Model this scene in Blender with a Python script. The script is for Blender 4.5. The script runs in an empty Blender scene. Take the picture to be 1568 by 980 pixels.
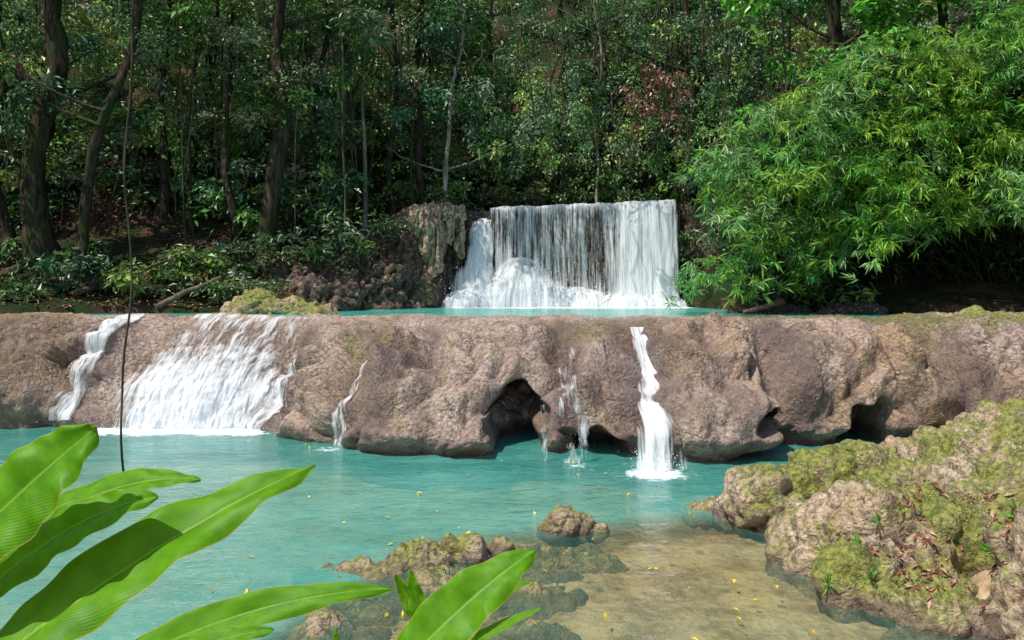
import bpy, math, random
import numpy as np
from mathutils import Vector
rng=np.random.default_rng(7); random.seed(7)
scene=bpy.context.scene
# ---------------------------------------------------------------- noise
perm=rng.permutation(256); G3=rng.normal(size=(256,3)); G3/=np.linalg.norm(G3,axis=1)[:,None]
def pn(x,y,z):
    x,y,z=np.broadcast_arrays(np.asarray(x,float),np.asarray(y,float),np.asarray(z,float))
    xi=np.floor(x).astype(int);yi=np.floor(y).astype(int);zi=np.floor(z).astype(int)
    xf=x-xi;yf=y-yi;zf=z-zi
    f=lambda t:t*t*t*(t*(t*6-15)+10)
    u,v,w=f(xf),f(yf),f(zf)
    def g(a,b,c):
        h=perm[(perm[(perm[(xi+a)&255]+yi+b)&255]+zi+c)&255]
        q=G3[h]; return q[...,0]*(xf-a)+q[...,1]*(yf-b)+q[...,2]*(zf-c)
    L=lambda a,b,t:a+(b-a)*t
    return L(L(L(g(0,0,0),g(1,0,0),u),L(g(0,1,0),g(1,1,0),u),v),L(L(g(0,0,1),g(1,0,1),u),L(g(0,1,1),g(1,1,1),u),v),w)*1.5
def fbm(x,y,z,o=4):
    s=0;a=1
    for i in range(o):
        s=s+a*pn(x*2**i+i*17.3,y*2**i+i*5.1,z*2**i);a*=.5
    return s
def sm(a,b,x):
    t=np.clip((x-a)/(b-a),0,1);return t*t*(3-2*t)
# ---------------------------------------------------------------- mesh helpers
def mesh_np(name,V,F,mat,smooth=True,cols=None,uv=None,attrs=None,parent=None):
    V=np.asarray(V,np.float32);F=np.asarray(F,np.int32)
    me=bpy.data.meshes.new(name);n=F.shape[1]
    me.vertices.add(len(V));me.vertices.foreach_set('co',V.ravel())
    me.loops.add(F.size);me.loops.foreach_set('vertex_index',F.ravel())
    me.polygons.add(len(F));me.polygons.foreach_set('loop_start',np.arange(len(F),dtype=np.int32)*n)
    me.update(calc_edges=True)
    me.polygons.foreach_set('use_smooth',np.full(len(F),smooth))
    if cols is not None:
        a=me.color_attributes.new('Col','FLOAT_COLOR','POINT')
        c=np.ones((len(V),4),np.float32);c[:,:3]=cols;a.data.foreach_set('color',c.ravel())
    if uv is not None:
        l=me.uv_layers.new(name='UVMap');l.data.foreach_set('uv',np.asarray(uv,np.float32)[F.ravel()].ravel())
    for k,v in (attrs or {}).items():
        a=me.attributes.new(k,'FLOAT','POINT');a.data.foreach_set('value',np.asarray(v,np.float32).ravel())
    me.materials.append(mat);me.validate()
    ob=bpy.data.objects.new(name,me);scene.collection.objects.link(ob)
    if parent:ob.parent=parent
    return ob
def gridF(nx,ny):
    i=np.arange(nx-1)[:,None]*ny+np.arange(ny-1)[None,:]
    return np.stack([i,i+ny,i+ny+1,i+1],-1).reshape(-1,4)
def empty(name):
    e=bpy.data.objects.new(name,None);scene.collection.objects.link(e);return e
class Tubes:
    def __init__(s):s.V=[];s.F=[];s.n=0
    def add(s,pts,rad,sides=8,wob=0.0):
        pts=np.asarray(pts,float);rad=np.asarray(rad,float)
        if rad.ndim==0:rad=np.full(len(pts),float(rad))
        T=np.gradient(pts,axis=0);T/=np.linalg.norm(T,axis=1)[:,None]+1e-9
        ref=np.array([0.13,.98,.1]);A=np.cross(T,ref);A/=np.linalg.norm(A,axis=1)[:,None]+1e-9;B=np.cross(T,A)
        th=np.arange(sides)/sides*2*math.pi
        R=rad[:,None]*(1+wob*pn(np.cos(th)[None]*1.7+pts[:,0:1],np.sin(th)[None]*1.7,pts[:,2:3]*1.3))
        P=pts[:,None,:]+R[...,None]*(np.cos(th)[None,:,None]*A[:,None]+np.sin(th)[None,:,None]*B[:,None])
        k=len(pts);i=np.arange(k-1)[:,None]*sides;j=np.arange(sides)[None];j2=(j+1)%sides
        s.F.append((np.stack([i+j,i+j2,i+sides+j2,i+sides+j],-1).reshape(-1,4))+s.n)
        s.V.append(P.reshape(-1,3));s.n+=k*sides
    def build(s,name,mat,parent=None):
        return mesh_np(name,np.concatenate(s.V),np.concatenate(s.F),mat,parent=parent)
def bez(a,b,c,n):
    t=np.linspace(0,1,n)[:,None];a,b,c=map(np.asarray,(a,b,c));return (1-t)**2*a+2*t*(1-t)*b+t*t*c
def wander(p,amp,fr,seed):
    p=np.array(p,float);s=np.linspace(0,1,len(p))*fr
    p[:,0]+=amp*pn(s,seed*1.37+.5,0.3);p[:,1]+=amp*pn(s,seed*1.37+.5,9.3);return p
def unit(a):return a/(np.linalg.norm(a,axis=-1,keepdims=True)+1e-9)
def leaves(name,pos,axis,nrm,L,W,col,mat,parent=None,fold=.18):
    n=len(pos);side=unit(np.cross(axis,nrm));nr=unit(np.cross(side,axis));L=L[:,None];W=W[:,None]
    m=pos+axis*L*.42
    V=np.stack([pos,m+side*W*.5+nr*W*fold,pos+axis*L-nr*L*.12,m-side*W*.5+nr*W*fold],1).reshape(-1,3)
    b=np.arange(n)[:,None]*4;F=np.concatenate([b+np.array([[0,1,2]]),b+np.array([[0,2,3]])])
    return mesh_np(name,V,F,mat,smooth=False,cols=np.repeat(col,4,0),parent=parent)
def cloud(C,R,n,L,col,drop=.4,shell=.4,jit=.3):
    k=len(C);idx=np.repeat(np.arange(k),n);N=len(idx)
    d=unit(rng.normal(size=(N,3)));d[:,2]=np.where(rng.random(N)<.65,abs(d[:,2]),d[:,2])
    pos=C[idx]+d*R[idx]*(rng.random(N)**shell)[:,None]
    nr=unit(d*.6+np.array([-.1,-.3,.75])+rng.normal(size=(N,3))*.45)
    ax=unit(np.cross(nr,rng.normal(size=(N,3)))+d*.5+np.array([0,0,-drop]))
    l=(L[idx] if np.ndim(L) else np.full(N,L))*rng.uniform(.6,1.3,N)
    c=col[idx]*np.exp(rng.normal(size=(N,1))*jit)*(1+rng.normal(size=(N,3))*.08)
    return pos,ax,nr,l,l*rng.uniform(.34,.55,N),np.clip(c,.004,.9)
# ---------------------------------------------------------------- material helpers
class M:
    def __init__(s,name):
        s.m=bpy.data.materials.new(name);s.m.use_nodes=True;s.t=s.m.node_tree;s.t.nodes.clear()
        s.out=s.n('ShaderNodeOutputMaterial')
    def n(s,t,**k):
        nd=s.t.nodes.new(t)
        for a,b in k.items():setattr(nd,a,b)
        return nd
    def put(s,inp,v):
        if isinstance(v,bpy.types.NodeSocket):s.t.links.new(v,inp)
        elif isinstance(v,(tuple,list)) and len(v)==3 and inp.type=='RGBA':inp.default_value=(*v,1)
        else:inp.default_value=v
    def math(s,op,a,b=0.0,clamp=False):
        nd=s.n('ShaderNodeMath',operation=op,use_clamp=clamp);s.put(nd.inputs[0],a);s.put(nd.inputs[1],b);return nd.outputs[0]
    def mix(s,f,a,b,bt='MIX'):
        nd=s.n('ShaderNodeMix',data_type='RGBA',blend_type=bt);s.put(nd.inputs[0],f);s.put(nd.inputs[6],a);s.put(nd.inputs[7],b);return nd.outputs[2]
    def coord(s,o='Object'):return s.n('ShaderNodeTexCoord').outputs[o]
    def mapn(s,v,sc):
        nd=s.n('ShaderNodeMapping');s.put(nd.inputs[0],v);nd.inputs['Scale'].default_value=sc;return nd.outputs[0]
    def noise(s,v,sc,det=4,rough=.55,dist=0,o=0):
        nd=s.n('ShaderNodeTexNoise');s.put(nd.inputs['Vector'],v);nd.inputs['Scale'].default_value=sc;nd.inputs['Detail'].default_value=det;nd.inputs['Roughness'].default_value=rough;nd.inputs['Distortion'].default_value=dist;return nd.outputs[o]
    def vor(s,v,sc,feat='F1'):
        nd=s.n('ShaderNodeTexVoronoi',feature=feat);s.put(nd.inputs['Vector'],v);nd.inputs['Scale'].default_value=sc;return nd.outputs['Distance']
    def step(s,v,a,b,interp='SMOOTHSTEP'):
        nd=s.n('ShaderNodeMapRange',interpolation_type=interp);s.put(nd.inputs[0],v);nd.inputs[1].default_value=a;nd.inputs[2].default_value=b;return nd.outputs[0]
    def bump(s,h,st,dist,nrm=None):
        nd=s.n('ShaderNodeBump');s.put(nd.inputs['Strength'],st);nd.inputs['Distance'].default_value=dist;s.put(nd.inputs['Height'],h)
        if nrm:s.put(nd.inputs['Normal'],nrm)
        return nd.outputs[0]
    def attr(s,name,out='Fac'):return s.n('ShaderNodeAttribute',attribute_name=name).outputs[out]
    def bsdf(s,col,rough=.7,nrm=None,spec=.5):
        nd=s.n('ShaderNodeBsdfPrincipled');s.put(nd.inputs['Base Color'],col);s.put(nd.inputs['Roughness'],rough);s.put(nd.inputs['Specular IOR Level'],spec)
        if nrm:s.put(nd.inputs['Normal'],nrm)
        return nd.outputs[0]
    def diff(s,col,nrm=None):
        nd=s.n('ShaderNodeBsdfDiffuse');s.put(nd.inputs[0],col)
        if nrm:s.put(nd.inputs['Normal'],nrm)
        return nd.outputs[0]
    def mixs(s,f,a,b):
        nd=s.n('ShaderNodeMixShader');s.put(nd.inputs[0],f);s.t.links.new(a,nd.inputs[1]);s.t.links.new(b,nd.inputs[2]);return nd.outputs[0]
    def done(s,sh):s.t.links.new(sh,s.out.inputs[0]);return s.m
def leaf_mat(name,trans=.3,rough=.38,gl=.07):
    m=M(name);c=m.attr('Col','Color');b=m.diff(c)
    if trans>0:
        t=m.n('ShaderNodeBsdfTranslucent');m.put(t.inputs[0],c);b=m.mixs(trans,b,t.outputs[0])
    if gl>0:
        g=m.n('ShaderNodeBsdfGlossy');g.inputs['Roughness'].default_value=rough;m.put(g.inputs[0],(.85,.95,.85));b=m.mixs(gl,b,g.outputs[0])
    return m.done(b)
LEAF=leaf_mat('forest_leaf',.30,.40,.042)
BAMB=leaf_mat('bamboo_leaf',.38,.42,.04)
LITTER=leaf_mat('litter_leaf',0,.6,0)
def bark(name,a,b,moss):
    m=M(name);v=m.coord();n1=m.noise(m.mapn(v,(6,6,1.2)),2,4);n2=m.noise(v,1.3,3)
    c=m.mix(m.step(n1,.35,.65),a,b);c=m.mix(m.math('MULTIPLY',m.step(n2,.45,.62),.7),c,moss)
    return m.done(m.diff(c,m.bump(n1,.8,.05)))
BARK=bark('bark_dark',(.026,.021,.015),(.085,.068,.05),(.035,.055,.018))
BARKP=bark('bark_pale',(.17,.15,.125),(.42,.38,.32),(.13,.15,.09))
VINE=bark('vine_bark',(.03,.025,.018),(.13,.11,.08),(.04,.06,.02))
def rock(name,A,B,D,ochre,moss=None,mossamt=.5,peb=14,wet=.4,dk=.65,bd=.065,fine=15):
    m=M(name);v=m.coord()
    n1=m.noise(v,.55,4,.6);n2=m.noise(v,1.5,5,.65,.4);n3=m.noise(v,fine,4,.7)
    ad=m.n('ShaderNodeVectorMath',operation='MULTIPLY_ADD');m.put(ad.inputs[0],m.noise(v,3.5,3,.6,0,1));ad.inputs[1].default_value=(.35,.35,.35);m.put(ad.inputs[2],v)
    vo=m.vor(ad.outputs[0],peb)
    w=m.attr('wet');geo=m.n('ShaderNodeNewGeometry')
    c=m.mix(m.step(n2,.35,.65),A,B)
    c=m.mix(m.math('ADD',m.math('MULTIPLY',m.step(n1,.48,.64),.6),m.math('MULTIPLY',m.attr('och'),.8),True),c,ochre)
    n4=m.noise(m.mapn(v,(1.0,1.0,.35)),1.5,5,.7,.8)
    c=m.mix(m.math('MULTIPLY',m.step(n4,.48,.66),dk),c,D)
    c=m.mix(m.math('MULTIPLY',m.step(n3,.48,.68),.7),c,D)
    c=m.mix(m.math('MULTIPLY',m.step(n3,.46,.30),.6),c,(.78,.70,.62))
    patchy=m.step(n2,.66,.34)
    c=m.mix(m.math('MULTIPLY',m.step(vo,.38,.75),m.math('MULTIPLY',patchy,.6)),c,D)
    po=m.step(geo.outputs['Pointiness'],.45,.505);c=m.mix(m.math('MULTIPLY',m.math('SUBTRACT',1.0,po),.85),c,D)  # crevice shade put into the colour: concave creases mixed towards D
    wf=m.math('ADD',m.math('MULTIPLY',w,.85),m.math('MULTIPLY',m.math('SUBTRACT',n2,.5),m.math('MULTIPLY',w,1.6)),True)
    c=m.mix(wf,c,m.mix(.5,D,(.15,.105,.10)))
    if moss:
        sx=m.n('ShaderNodeSeparateXYZ');m.put(sx.inputs[0],geo.outputs['Normal'])
        n5=m.noise(v,1.1,6,.75);f=m.math('MULTIPLY',m.step(m.math('ADD',n5,m.math('ADD',m.math('MULTIPLY',sx.outputs[2],.10),m.math('MULTIPLY',m.attr('moss'),.3))),.64-mossamt*.2,.76-mossamt*.2),.85)
        f=m.math('MULTIPLY',f,m.math('SUBTRACT',1.0,w),True)
        c=m.mix(f,c,m.mix(m.step(n3,.35,.62),moss,(moss[0]*.3,moss[1]*.38,moss[2]*.5)))
    h=m.math('ADD',m.math('MULTIPLY',m.math('MULTIPLY',vo,patchy),-.8),m.math('MULTIPLY',n3,1.4))
    r=m.math('SUBTRACT',.85,m.math('ADD',m.math('MULTIPLY',m.step(n1,.4,.6),wet*.6),m.math('MULTIPLY',w,.4)))
    return m.done(m.bsdf(c,r,m.bump(h,.95,bd),.5))
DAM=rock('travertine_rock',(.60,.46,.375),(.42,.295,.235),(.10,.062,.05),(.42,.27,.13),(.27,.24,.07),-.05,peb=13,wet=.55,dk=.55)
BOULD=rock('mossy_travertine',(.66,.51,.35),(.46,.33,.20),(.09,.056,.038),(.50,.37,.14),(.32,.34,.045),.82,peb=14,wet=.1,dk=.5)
CLIFF=rock('wet_cliff_rock',(.11,.075,.05),(.05,.035,.026),(.014,.011,.009),(.14,.08,.04),(.04,.06,.015),.3,peb=5,wet=.4,bd=.1)
DRAPE=rock('cliff_drapery',(.62,.50,.34),(.40,.27,.16),(.06,.04,.03),(.48,.24,.09),(.10,.12,.04),.1,peb=6,wet=.2,dk=.7,bd=.09,fine=9)
BANK=rock('earth_bank_soil',(.25,.155,.105),(.13,.08,.055),(.025,.018,.012),(.30,.16,.08),(.06,.09,.022),.4,peb=6,wet=.1,dk=.75,bd=.15,fine=7)
m=M('forest_floor');v=m.coord();n=m.noise(v,1.2,5,.65);n2=m.noise(v,9,3,.7);sx=m.n('ShaderNodeSeparateXYZ');m.put(sx.inputs[0],v)
soil=m.mix(m.step(n,.4,.62),(.02,.018,.012),(.09,.052,.036));soil=m.mix(m.step(n2,.55,.68),soil,(.15,.09,.06));soil=m.mix(m.step(m.noise(v,.5,3),.42,.56),soil,(.022,.034,.014))
vo=m.vor(v,3.5);bed=m.mix(m.step(m.noise(v,2.2,5,.7),.35,.65),(.52,.38,.24),(.25,.16,.09));bed=m.mix(m.math('MULTIPLY',m.step(n2,.5,.7),.5),bed,(.58,.49,.35))
bed=m.mix(m.math('MULTIPLY',m.step(vo,.25,.08),.6),bed,(.10,.07,.045))
c=m.mix(m.step(sx.outputs[2],.25,.6),bed,soil)
FLOOR=m.done(m.diff(c,m.bump(m.math('ADD',n,n2),.8,.08)))
def water(name,deepcol,clear):
    m=M(name);v=m.coord();d=m.attr('depth');fo=m.attr('foam')
    n1=m.noise(m.mapn(v,(1,1.8,1)),2.2,4,.65,.3);nf=m.noise(v,7,4,.7)
    nr=m.bump(m.math('ADD',n1,m.math('MULTIPLY',nf,.4)),.55,.07)
    big=m.noise(m.mapn(v,(.7,1.5,1)),.5,4,.65)
    dc=m.mix(m.step(big,.3,.7),deepcol,tuple(a*b for a,b in zip(deepcol,(.4,.72,.74))))
    dif=m.diff(dc)
    tr=m.n('ShaderNodeBsdfTransparent');m.put(tr.inputs[0],clear)
    body=m.mixs(m.step(d,0.02,1.2,'LINEAR'),tr.outputs[0],dif)
    gl=m.n('ShaderNodeBsdfGlossy');gl.inputs['Roughness'].default_value=.05;m.put(gl.inputs['Normal'],nr)
    fr=m.n('ShaderNodeFresnel');fr.inputs['IOR'].default_value=1.33;m.put(fr.inputs['Normal'],nr)
    s=m.mixs(fr.outputs[0],body,gl.outputs[0])
    f=m.math('MULTIPLY',m.step(m.math('ADD',m.math('MULTIPLY',fo,.62),m.math('MULTIPLY',m.math('SUBTRACT',nf,.5),1.7)),.25,.8),m.math('MULTIPLY',fo,2.5,True),True)
    return m.done(m.mixs(f,s,m.diff((.86,.92,.94))))
POOL=water('pool_water',(.165,.63,.53),(.84,.86,.72))
def fallmat(name,sx,sy,k=2.6):
    m=M(name);uv=m.coord('UV');n=m.noise(m.mapn(uv,(sx,sy,1)),1,5,.65,.15);n2=m.noise(m.mapn(uv,(sx*3.4,sy*2.4,1)),1,3,.7)
    h=m.math('ADD',m.math('MULTIPLY',n,.6),m.math('MULTIPLY',n2,.4))
    a=m.math('ADD',m.math('MULTIPLY',m.math('SUBTRACT',h,.5),k*2.4),m.attr('dens'),True)
    b=m.diff(m.mix(m.step(h,.33,.55),(.68,.80,.90),(.96,.97,.98)),m.bump(h,.35,.05))
    tl=m.n('ShaderNodeBsdfTranslucent');m.put(tl.inputs[0],(.92,.95,.97));b=m.mixs(.42,b,tl.outputs[0])
    tr=m.n('ShaderNodeBsdfTransparent');return m.done(m.mixs(a,tr.outputs[0],b))
FALL=fallmat('falling_water',5.5,.45);CASC=fallmat('cascade_water',6,1.0,2.6)
m=M('spray');SPRAY=m.done(m.diff((.95,.96,.97)))
# ---------------------------------------------------------------- terrain
LP=2.15
def terr(x,y,nz=True):
    yb=np.interp(x,[-60,-12,-6,-4.6,-2.8,-1.7,5.6,6.2,7,10,60],[19.3,19.3,20.4,23.8,26.6,27.6,27.6,24,20.5,19.2,18.5])
    b=y-yb
    side=np.where(b<0,-.6+0*b,.12+.33*np.clip(b,0,4)+.85*np.clip(b-4,0,60))
    bl=np.clip(b,0,99)
    steep=np.where(b<0,-.6,.1+2.6*sm(0,1.6,bl)+.25*np.clip(bl-1.6,0,5)+.9*np.clip(bl-6,0,60))
    cen=np.where(b<0,-.6,3.2*sm(0,.5,bl)+.02*bl+.95*np.clip(bl-7,0,60))
    wc=sm(-1.9,-1.5,x)*(1-sm(5.5,6,x));ws=sm(-6.2,-4,x)*(1-wc)*(1-sm(5.5,6.5,x))
    up=LP+cen*wc+steep*ws+side*(1-wc-ws)
    ys=np.interp(x,[-3.2,-1.8,-1,.9,2.8,5],[4.2,7.8,9.7,10.4,11.0,12])
    low=-1.3+1.17*sm(-.2,1.6,ys-y)
    xr=np.interp(y,[0,6,9.5,12,13.5,16],[3.2,3.4,3.8,6,8.2,9])
    rb=x-xr;low=np.maximum(low,-.6+1.2*sm(-.4,1.5,rb)+.1*np.clip(rb-1.5,0,3)+.5*np.clip(rb-5,0,40))
    lb=-12.5-x;low=np.maximum(low,-1+.7*np.clip(lb,0,50))
    low=np.where(y<5,low+(1.25-low)*(1-sm(2.3,4.2,y)),low)
    w=sm(15.9,17.7,y-np.interp(x,[-7,-3,2],[1.3,.6,.5]))
    z=low*(1-w)+up*w
    if nz:
        a=.05+.5*sm(2.3,7,z)
        z=z+a*fbm(x*.35,y*.35,3.1,4)+.04*fbm(x*2,y*2,1.7,3)
    return z
xs=np.concatenate([np.linspace(-90,-20,36)[:-1],np.linspace(-20,18,230),np.linspace(18,90,36)[1:]])
ysx=np.concatenate([np.linspace(-60,0,20)[:-1],np.linspace(0,36,230),np.linspace(36,100,40)[1:]])
X,Y=np.meshgrid(xs,ysx,indexing='ij');Z=np.minimum(terr(X,Y),34+3*fbm(X*.05,Y*.05,0,2))
mesh_np('ground_terrain',np.stack([X,Y,Z],-1).reshape(-1,3),gridF(*X.shape),FLOOR)
# ---------------------------------------------------------------- travertine dam
CAVES=[(.1,.40,.5,.68,1.6),(1.5,.1,.42,.33,1.2),(4.3,.6,.36,.2,1.0),(6.3,.3,.45,.48,1.5),(3.95,.0,.5,.2,.7)]
GUL=[(-4.75,.40,.32,.0),(-3.0,.30,.12,-.2),(-1.7,.3,.14,.3),(.85,.22,.34,.15),(2.3,.33,.28,-.1),(3.3,.2,.14,.4),(4.9,.28,.34,-.2),(-8.9,.35,.25,-.3),(7.9,.4,.3,0),(6.6,.22,.2,.3),(-.5,.16,.12,.3)]
def lipy(x):return np.interp(x,[-17,-8,-5,-2,1,3,6,10,16],[18.4,18.2,18,17.7,17.4,17.0,17.0,17.3,17.8])+.18*pn(x*.6,0,4)
def dam_base(x,t):
    lip=lipy(x)
    foot=np.interp(x,[-17,-10,-7.9,-5.3,-4.6,-3.3,-2,-.5,.3,.9,1.75,2.2,2.7,3.7,4.5,5.4,6.8,8.7,16],
        [15.9,15.9,15.9,15.9,15.3,14.1,13.2,12.95,13.2,13.2,12.95,12.7,12.35,12.5,13.3,13.6,13.7,13.4,13.4])
    s=np.clip(t,0,1)
    lz=LP+.035+.07*pn(x*.7,3,7)+.05*sm(6,9,x)
    pw=np.interp(x,[-8.5,-8,-5.2,-4.5,-2,1,2.5,4,9],[2.2,1.6,1.6,1.5,1.45,1.7,2.1,2.3,1.8])
    y=lip-(lip-foot)*(1-(1-s)**1.2);z=lz*(1-s**pw)
    bk=np.clip(-t,0,1);y=y+bk*7;z=z-bk*1.6
    lo=np.clip(t-1,0,1);z=z-lo*5;y=y+lo*.8
    return np.stack([x,y,z],-1)
BUL=[(-1.3,.80,.9,.2,.40),(-2.4,.68,.75,.25,.30),(-3.6,.75,.5,.3,.24),(1.3,.70,.55,.18,.36),(3.2,.74,.9,.22,.34),(3.9,.88,.6,.1,.24),(-.3,.52,.7,.13,.26),(.6,.55,.5,.12,.18),(5.7,.64,.7,.18,.34),(7.2,.64,.85,.22,.44),(-9.9,.88,1.3,.14,.35),(-10.8,.6,.7,.2,.2),(2.9,.38,.9,.12,.14),(4.7,.38,.8,.12,.16),(9.3,.5,1,.2,.3),(.1,.3,.9,.1,.1),(-2.2,.36,1.0,.12,.14)]
def dam(x,t,extra=0.0):
    e=.01;tc=np.clip(t,-.3,.985);P=dam_base(x,t);N=unit(np.cross(dam_base(x,tc+e)-dam_base(x,tc-e),dam_base(x+e,tc)-dam_base(x-e,tc)))
    a=t*3.6
    big=np.abs(pn(x*.42+3.1,a*.42+1.3,2.2)+.25*pn(x*1.1,a*.8,5))
    q_=pn(x*1.05+.45*pn(x*.9,a,3),a*1.25,7.7);med=np.sqrt(q_*q_+.002);q_=pn(x*2.2+.4*pn(x*1.5,a*1.5,8),a*2.4+.3*pn(x*3,a*3,1),1.7);sml=np.sqrt(q_*q_+.002)
    tin=np.abs(pn(x*7+.4*pn(x*4,a*4,2),a*6.5,3.3))
    f=.06+.94*sm(.08,.5,t)
    cal=1-.75*sm(-8.9,-8.2,x)*(1-sm(-5.2,-4.7,x))
    D=f*cal*(.66*(big-.25)+.55*(med-.2)+.20*(sml-.2))+.045*(tin-.2)*(.3+.7*f)+.028*fbm(x*3.5,a*3.5,4.4,3)
    for gx,gw,gd,dr in GUL: D=D-gd*f*np.exp(-((x-gx-dr*t+.16*pn(a*1.3,gx,0))/gw)**2)
    for bx,bt,bw,bh,ba in BUL: D=D+ba*np.exp(-((x-bx)/bw)**2-((t-bt)/bh)**2)
    P=P+N*(D+extra)[...,None]
    uc=np.interp(x,[-5,-3.5,-1,0.4,2.2,3,4,7.5,9],[0,.2,.35,.6,.5,.45,.6,.5,.2])
    P[...,1]+=uc*(1-sm(-.05,.4,P[...,2]+.1*pn(x*1.7,0,2)))
    wx=.26*pn(P[...,0]*1.8,P[...,2]*1.8,5);wz=.24*pn(P[...,0]*1.8,P[...,2]*1.8,15)
    for cx,cz,rx,rz,dp in CAVES:
        q=np.abs((P[...,0]+wx-cx)/rx)**2.2+np.abs((P[...,2]+wz-cz)/rz)**2.2
        P[...,1]+=dp*(1-sm(.6,1.2,q))*(t>.2)
    return P
nx,nt=1200,330
x=np.linspace(-17,15,nx);t=np.concatenate([np.linspace(-.35,-.02,20),np.linspace(0,1.22,nt-20)])
X,T=np.meshgrid(x,t,indexing='ij')
DP=dam(X,T)
STR=[(-5.6,-.9,1.5,.6),(-8.6,-.3,.5,.95),(-4.3,-.4,.35,.9),(-2.6,-.35,.4,.8),(.9,.05,.5,.9),(2.35,-.1,.6,1.),(5.1,.1,.4,.95),(-11,0,1.8,.7),(-1.7,.3,.2,.6),(3.3,.4,.25,.6),(7.9,0,.3,.7)]
wet=0*X
for sx_,dr,wd,am in STR: wet=np.maximum(wet,am*sm(.02,.3,T)*np.exp(-((X-sx_-dr*T+.15*pn(T*5,sx_,1))/wd)**2))
wet=np.maximum(wet,.75*sm(.12,.5,pn(X*1.1,T*.9,9.4)+.4*pn(X*4,T*2,3))*sm(.25,.6,T))
wet=np.maximum(wet,.9*(1-sm(.05,.6,DP[...,2]+.3*pn(X*.9,T*3,4))))
moss=1.0*sm(6.0,8.5,X)*(1-sm(.15,.6,T))+.7*np.exp(-((X-1.5)/1.2)**2-((T-.3)/.15)**2)+.55*np.exp(-((X+2.8)/.8)**2-((T-.35)/.2)**2)+.4*(1-sm(.05,.25,T))*sm(2,4,X)
och=sm(-9.0,-10,X)*.8+np.exp(-((X-7.2)/1.0)**2-((T-.6)/.3)**2)+.7*np.exp(-((X+3.0)/.8)**2-((T-.7)/.3)**2)+.6*np.exp(-((X-4)/.7)**2-((T-.5)/.3)**2)
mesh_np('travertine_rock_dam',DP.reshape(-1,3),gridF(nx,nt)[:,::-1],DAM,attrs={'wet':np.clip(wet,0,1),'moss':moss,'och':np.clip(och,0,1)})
# ---------------------------------------------------------------- water on dam
wf=empty('dam_cascade')
drops=[]
def patch(name,x0,x1,t0,t1,drift,dens,off=.04,taper=0.0,n=(60,120)):
    s=np.linspace(0,1,n[0]);tt=np.linspace(t0,t1,n[1]);S,Tt=np.meshgrid(s,tt,indexing='ij');q=(Tt-t0)/(t1-t0)
    xx=x0+(x1-x0)*S+drift*q+taper*(.5-S)*q
    P=dam(xx,Tt,off);P[...,1]-=.03+.05*q**2
    ed=.3*pn(q*4,S*3,x0)+.15*pn(q*13,S*5,x0);edge=sm(0,.25,S+ed*.4)*(1-sm(.75,1,S+ed*.4))*sm(0,.1,q);dd=dens(q,S)-1.5*(1-edge)
    uv=np.stack([(x0+(x1-x0)*S),q*3],-1).reshape(-1,2)
    mesh_np(name,P.reshape(-1,3),gridF(*n)[:,::-1],CASC,uv=uv,attrs={'dens':dd},parent=wf)
    pick=rng.integers(0,n[0],260),rng.integers(int(n[1]*.55),n[1],260)
    drops.append(P[pick])
patch('wide_sheet',-7.5,-3.85,0.02,1.02,-.8,lambda q,S:.22+.8*sm(.5,.78,q)+.25*(1-sm(0,.3,q))+.35*np.exp(-((S-.2)/.14)**2)+.4*pn(S*4,q*2,3),n=(240,180))
patch('wide_sheet_foam',-7.9,-4.4,.45,1.02,-.4,lambda q,S:.15+.5*q,off=.09,n=(200,120))
patch('side_strand',-8.8,-8.1,.03,.97,-.45,lambda q,S:.85-.2*q)
patch('edge_strand',-4.75,-4.4,.45,1.02,-.45,lambda q,S:.3+.3*q)
patch('thin_strand',-2.85,-2.4,.5,1.02,-.4,lambda q,S:.3+.35*sm(.5,.9,q))
patch('curtain_strand',.6,1.3,.5,.84,.05,lambda q,S:-.15+.25*q)
def freefall(name,pts,w0,w1,dens,mat=FALL,par=wf,n=40,seed=1,sc=1):
    pts=np.asarray(pts,float);k=70;tt=np.linspace(0,1,k);c=np.stack([np.interp(tt,np.linspace(0,1,len(pts)),pts[:,i]) for i in range(3)],-1)
    for _ in range(6):c[1:-1]=(c[:-2]+c[2:]+2*c[1:-1])/4
    s=np.linspace(-1,1,n);w=(w0+(w1-w0)*tt)/2
    P=c[None]+np.zeros((n,1,1));P=np.array(P)
    P[...,0]+=s[:,None]*w[None]*(1+.25*pn(tt*6,seed,s[:,None]*0+2));P[...,1]+=.35*(s[:,None]**2)*w[None]*.8+.06*pn(s[:,None]*3,tt[None]*3,seed)
    S=(s[:,None]+0*tt[None]);edge=1-sm(.4,.95,np.abs(S)+.45*pn(tt[None]*5,S*2,seed+.5))
    uv=np.stack([P[...,0]*sc+seed,(tt[None]+0*S)*3],-1).reshape(-1,2)
    mesh_np(name,P.reshape(-1,3),gridF(n,k)[:,::-1],mat,uv=uv,attrs={'dens':dens-1.3*(1-edge)},parent=par)
px=2.33
ts=np.linspace(.35,.66,4);pr=dam(np.array([px+.1]*4),ts,.07)
for i in range(4):
    e_=pr[-1];pts=[tuple(p) for p in pr]+[(px,e_[1]-.28-.03*i,e_[2]-.28),(px-.06,min(12.42,e_[1]-.4)-.06*i,.6),(px-.16,12.22-.07*i,.02)]
    freefall('plume',pts,.36,.6+.15*i,.78-.22*i,seed=3+i)
freefall('cave_drip',[(1.0,12.85,.9),(1.05,12.7,.4),(1.08,12.65,0)],.5,.7,.1,seed=9)
freefall('cave_drip_thin',[(.5,12.9,.9),(.52,12.8,.4),(.54,12.8,0)],.12,.14,.3,seed=12)
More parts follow.
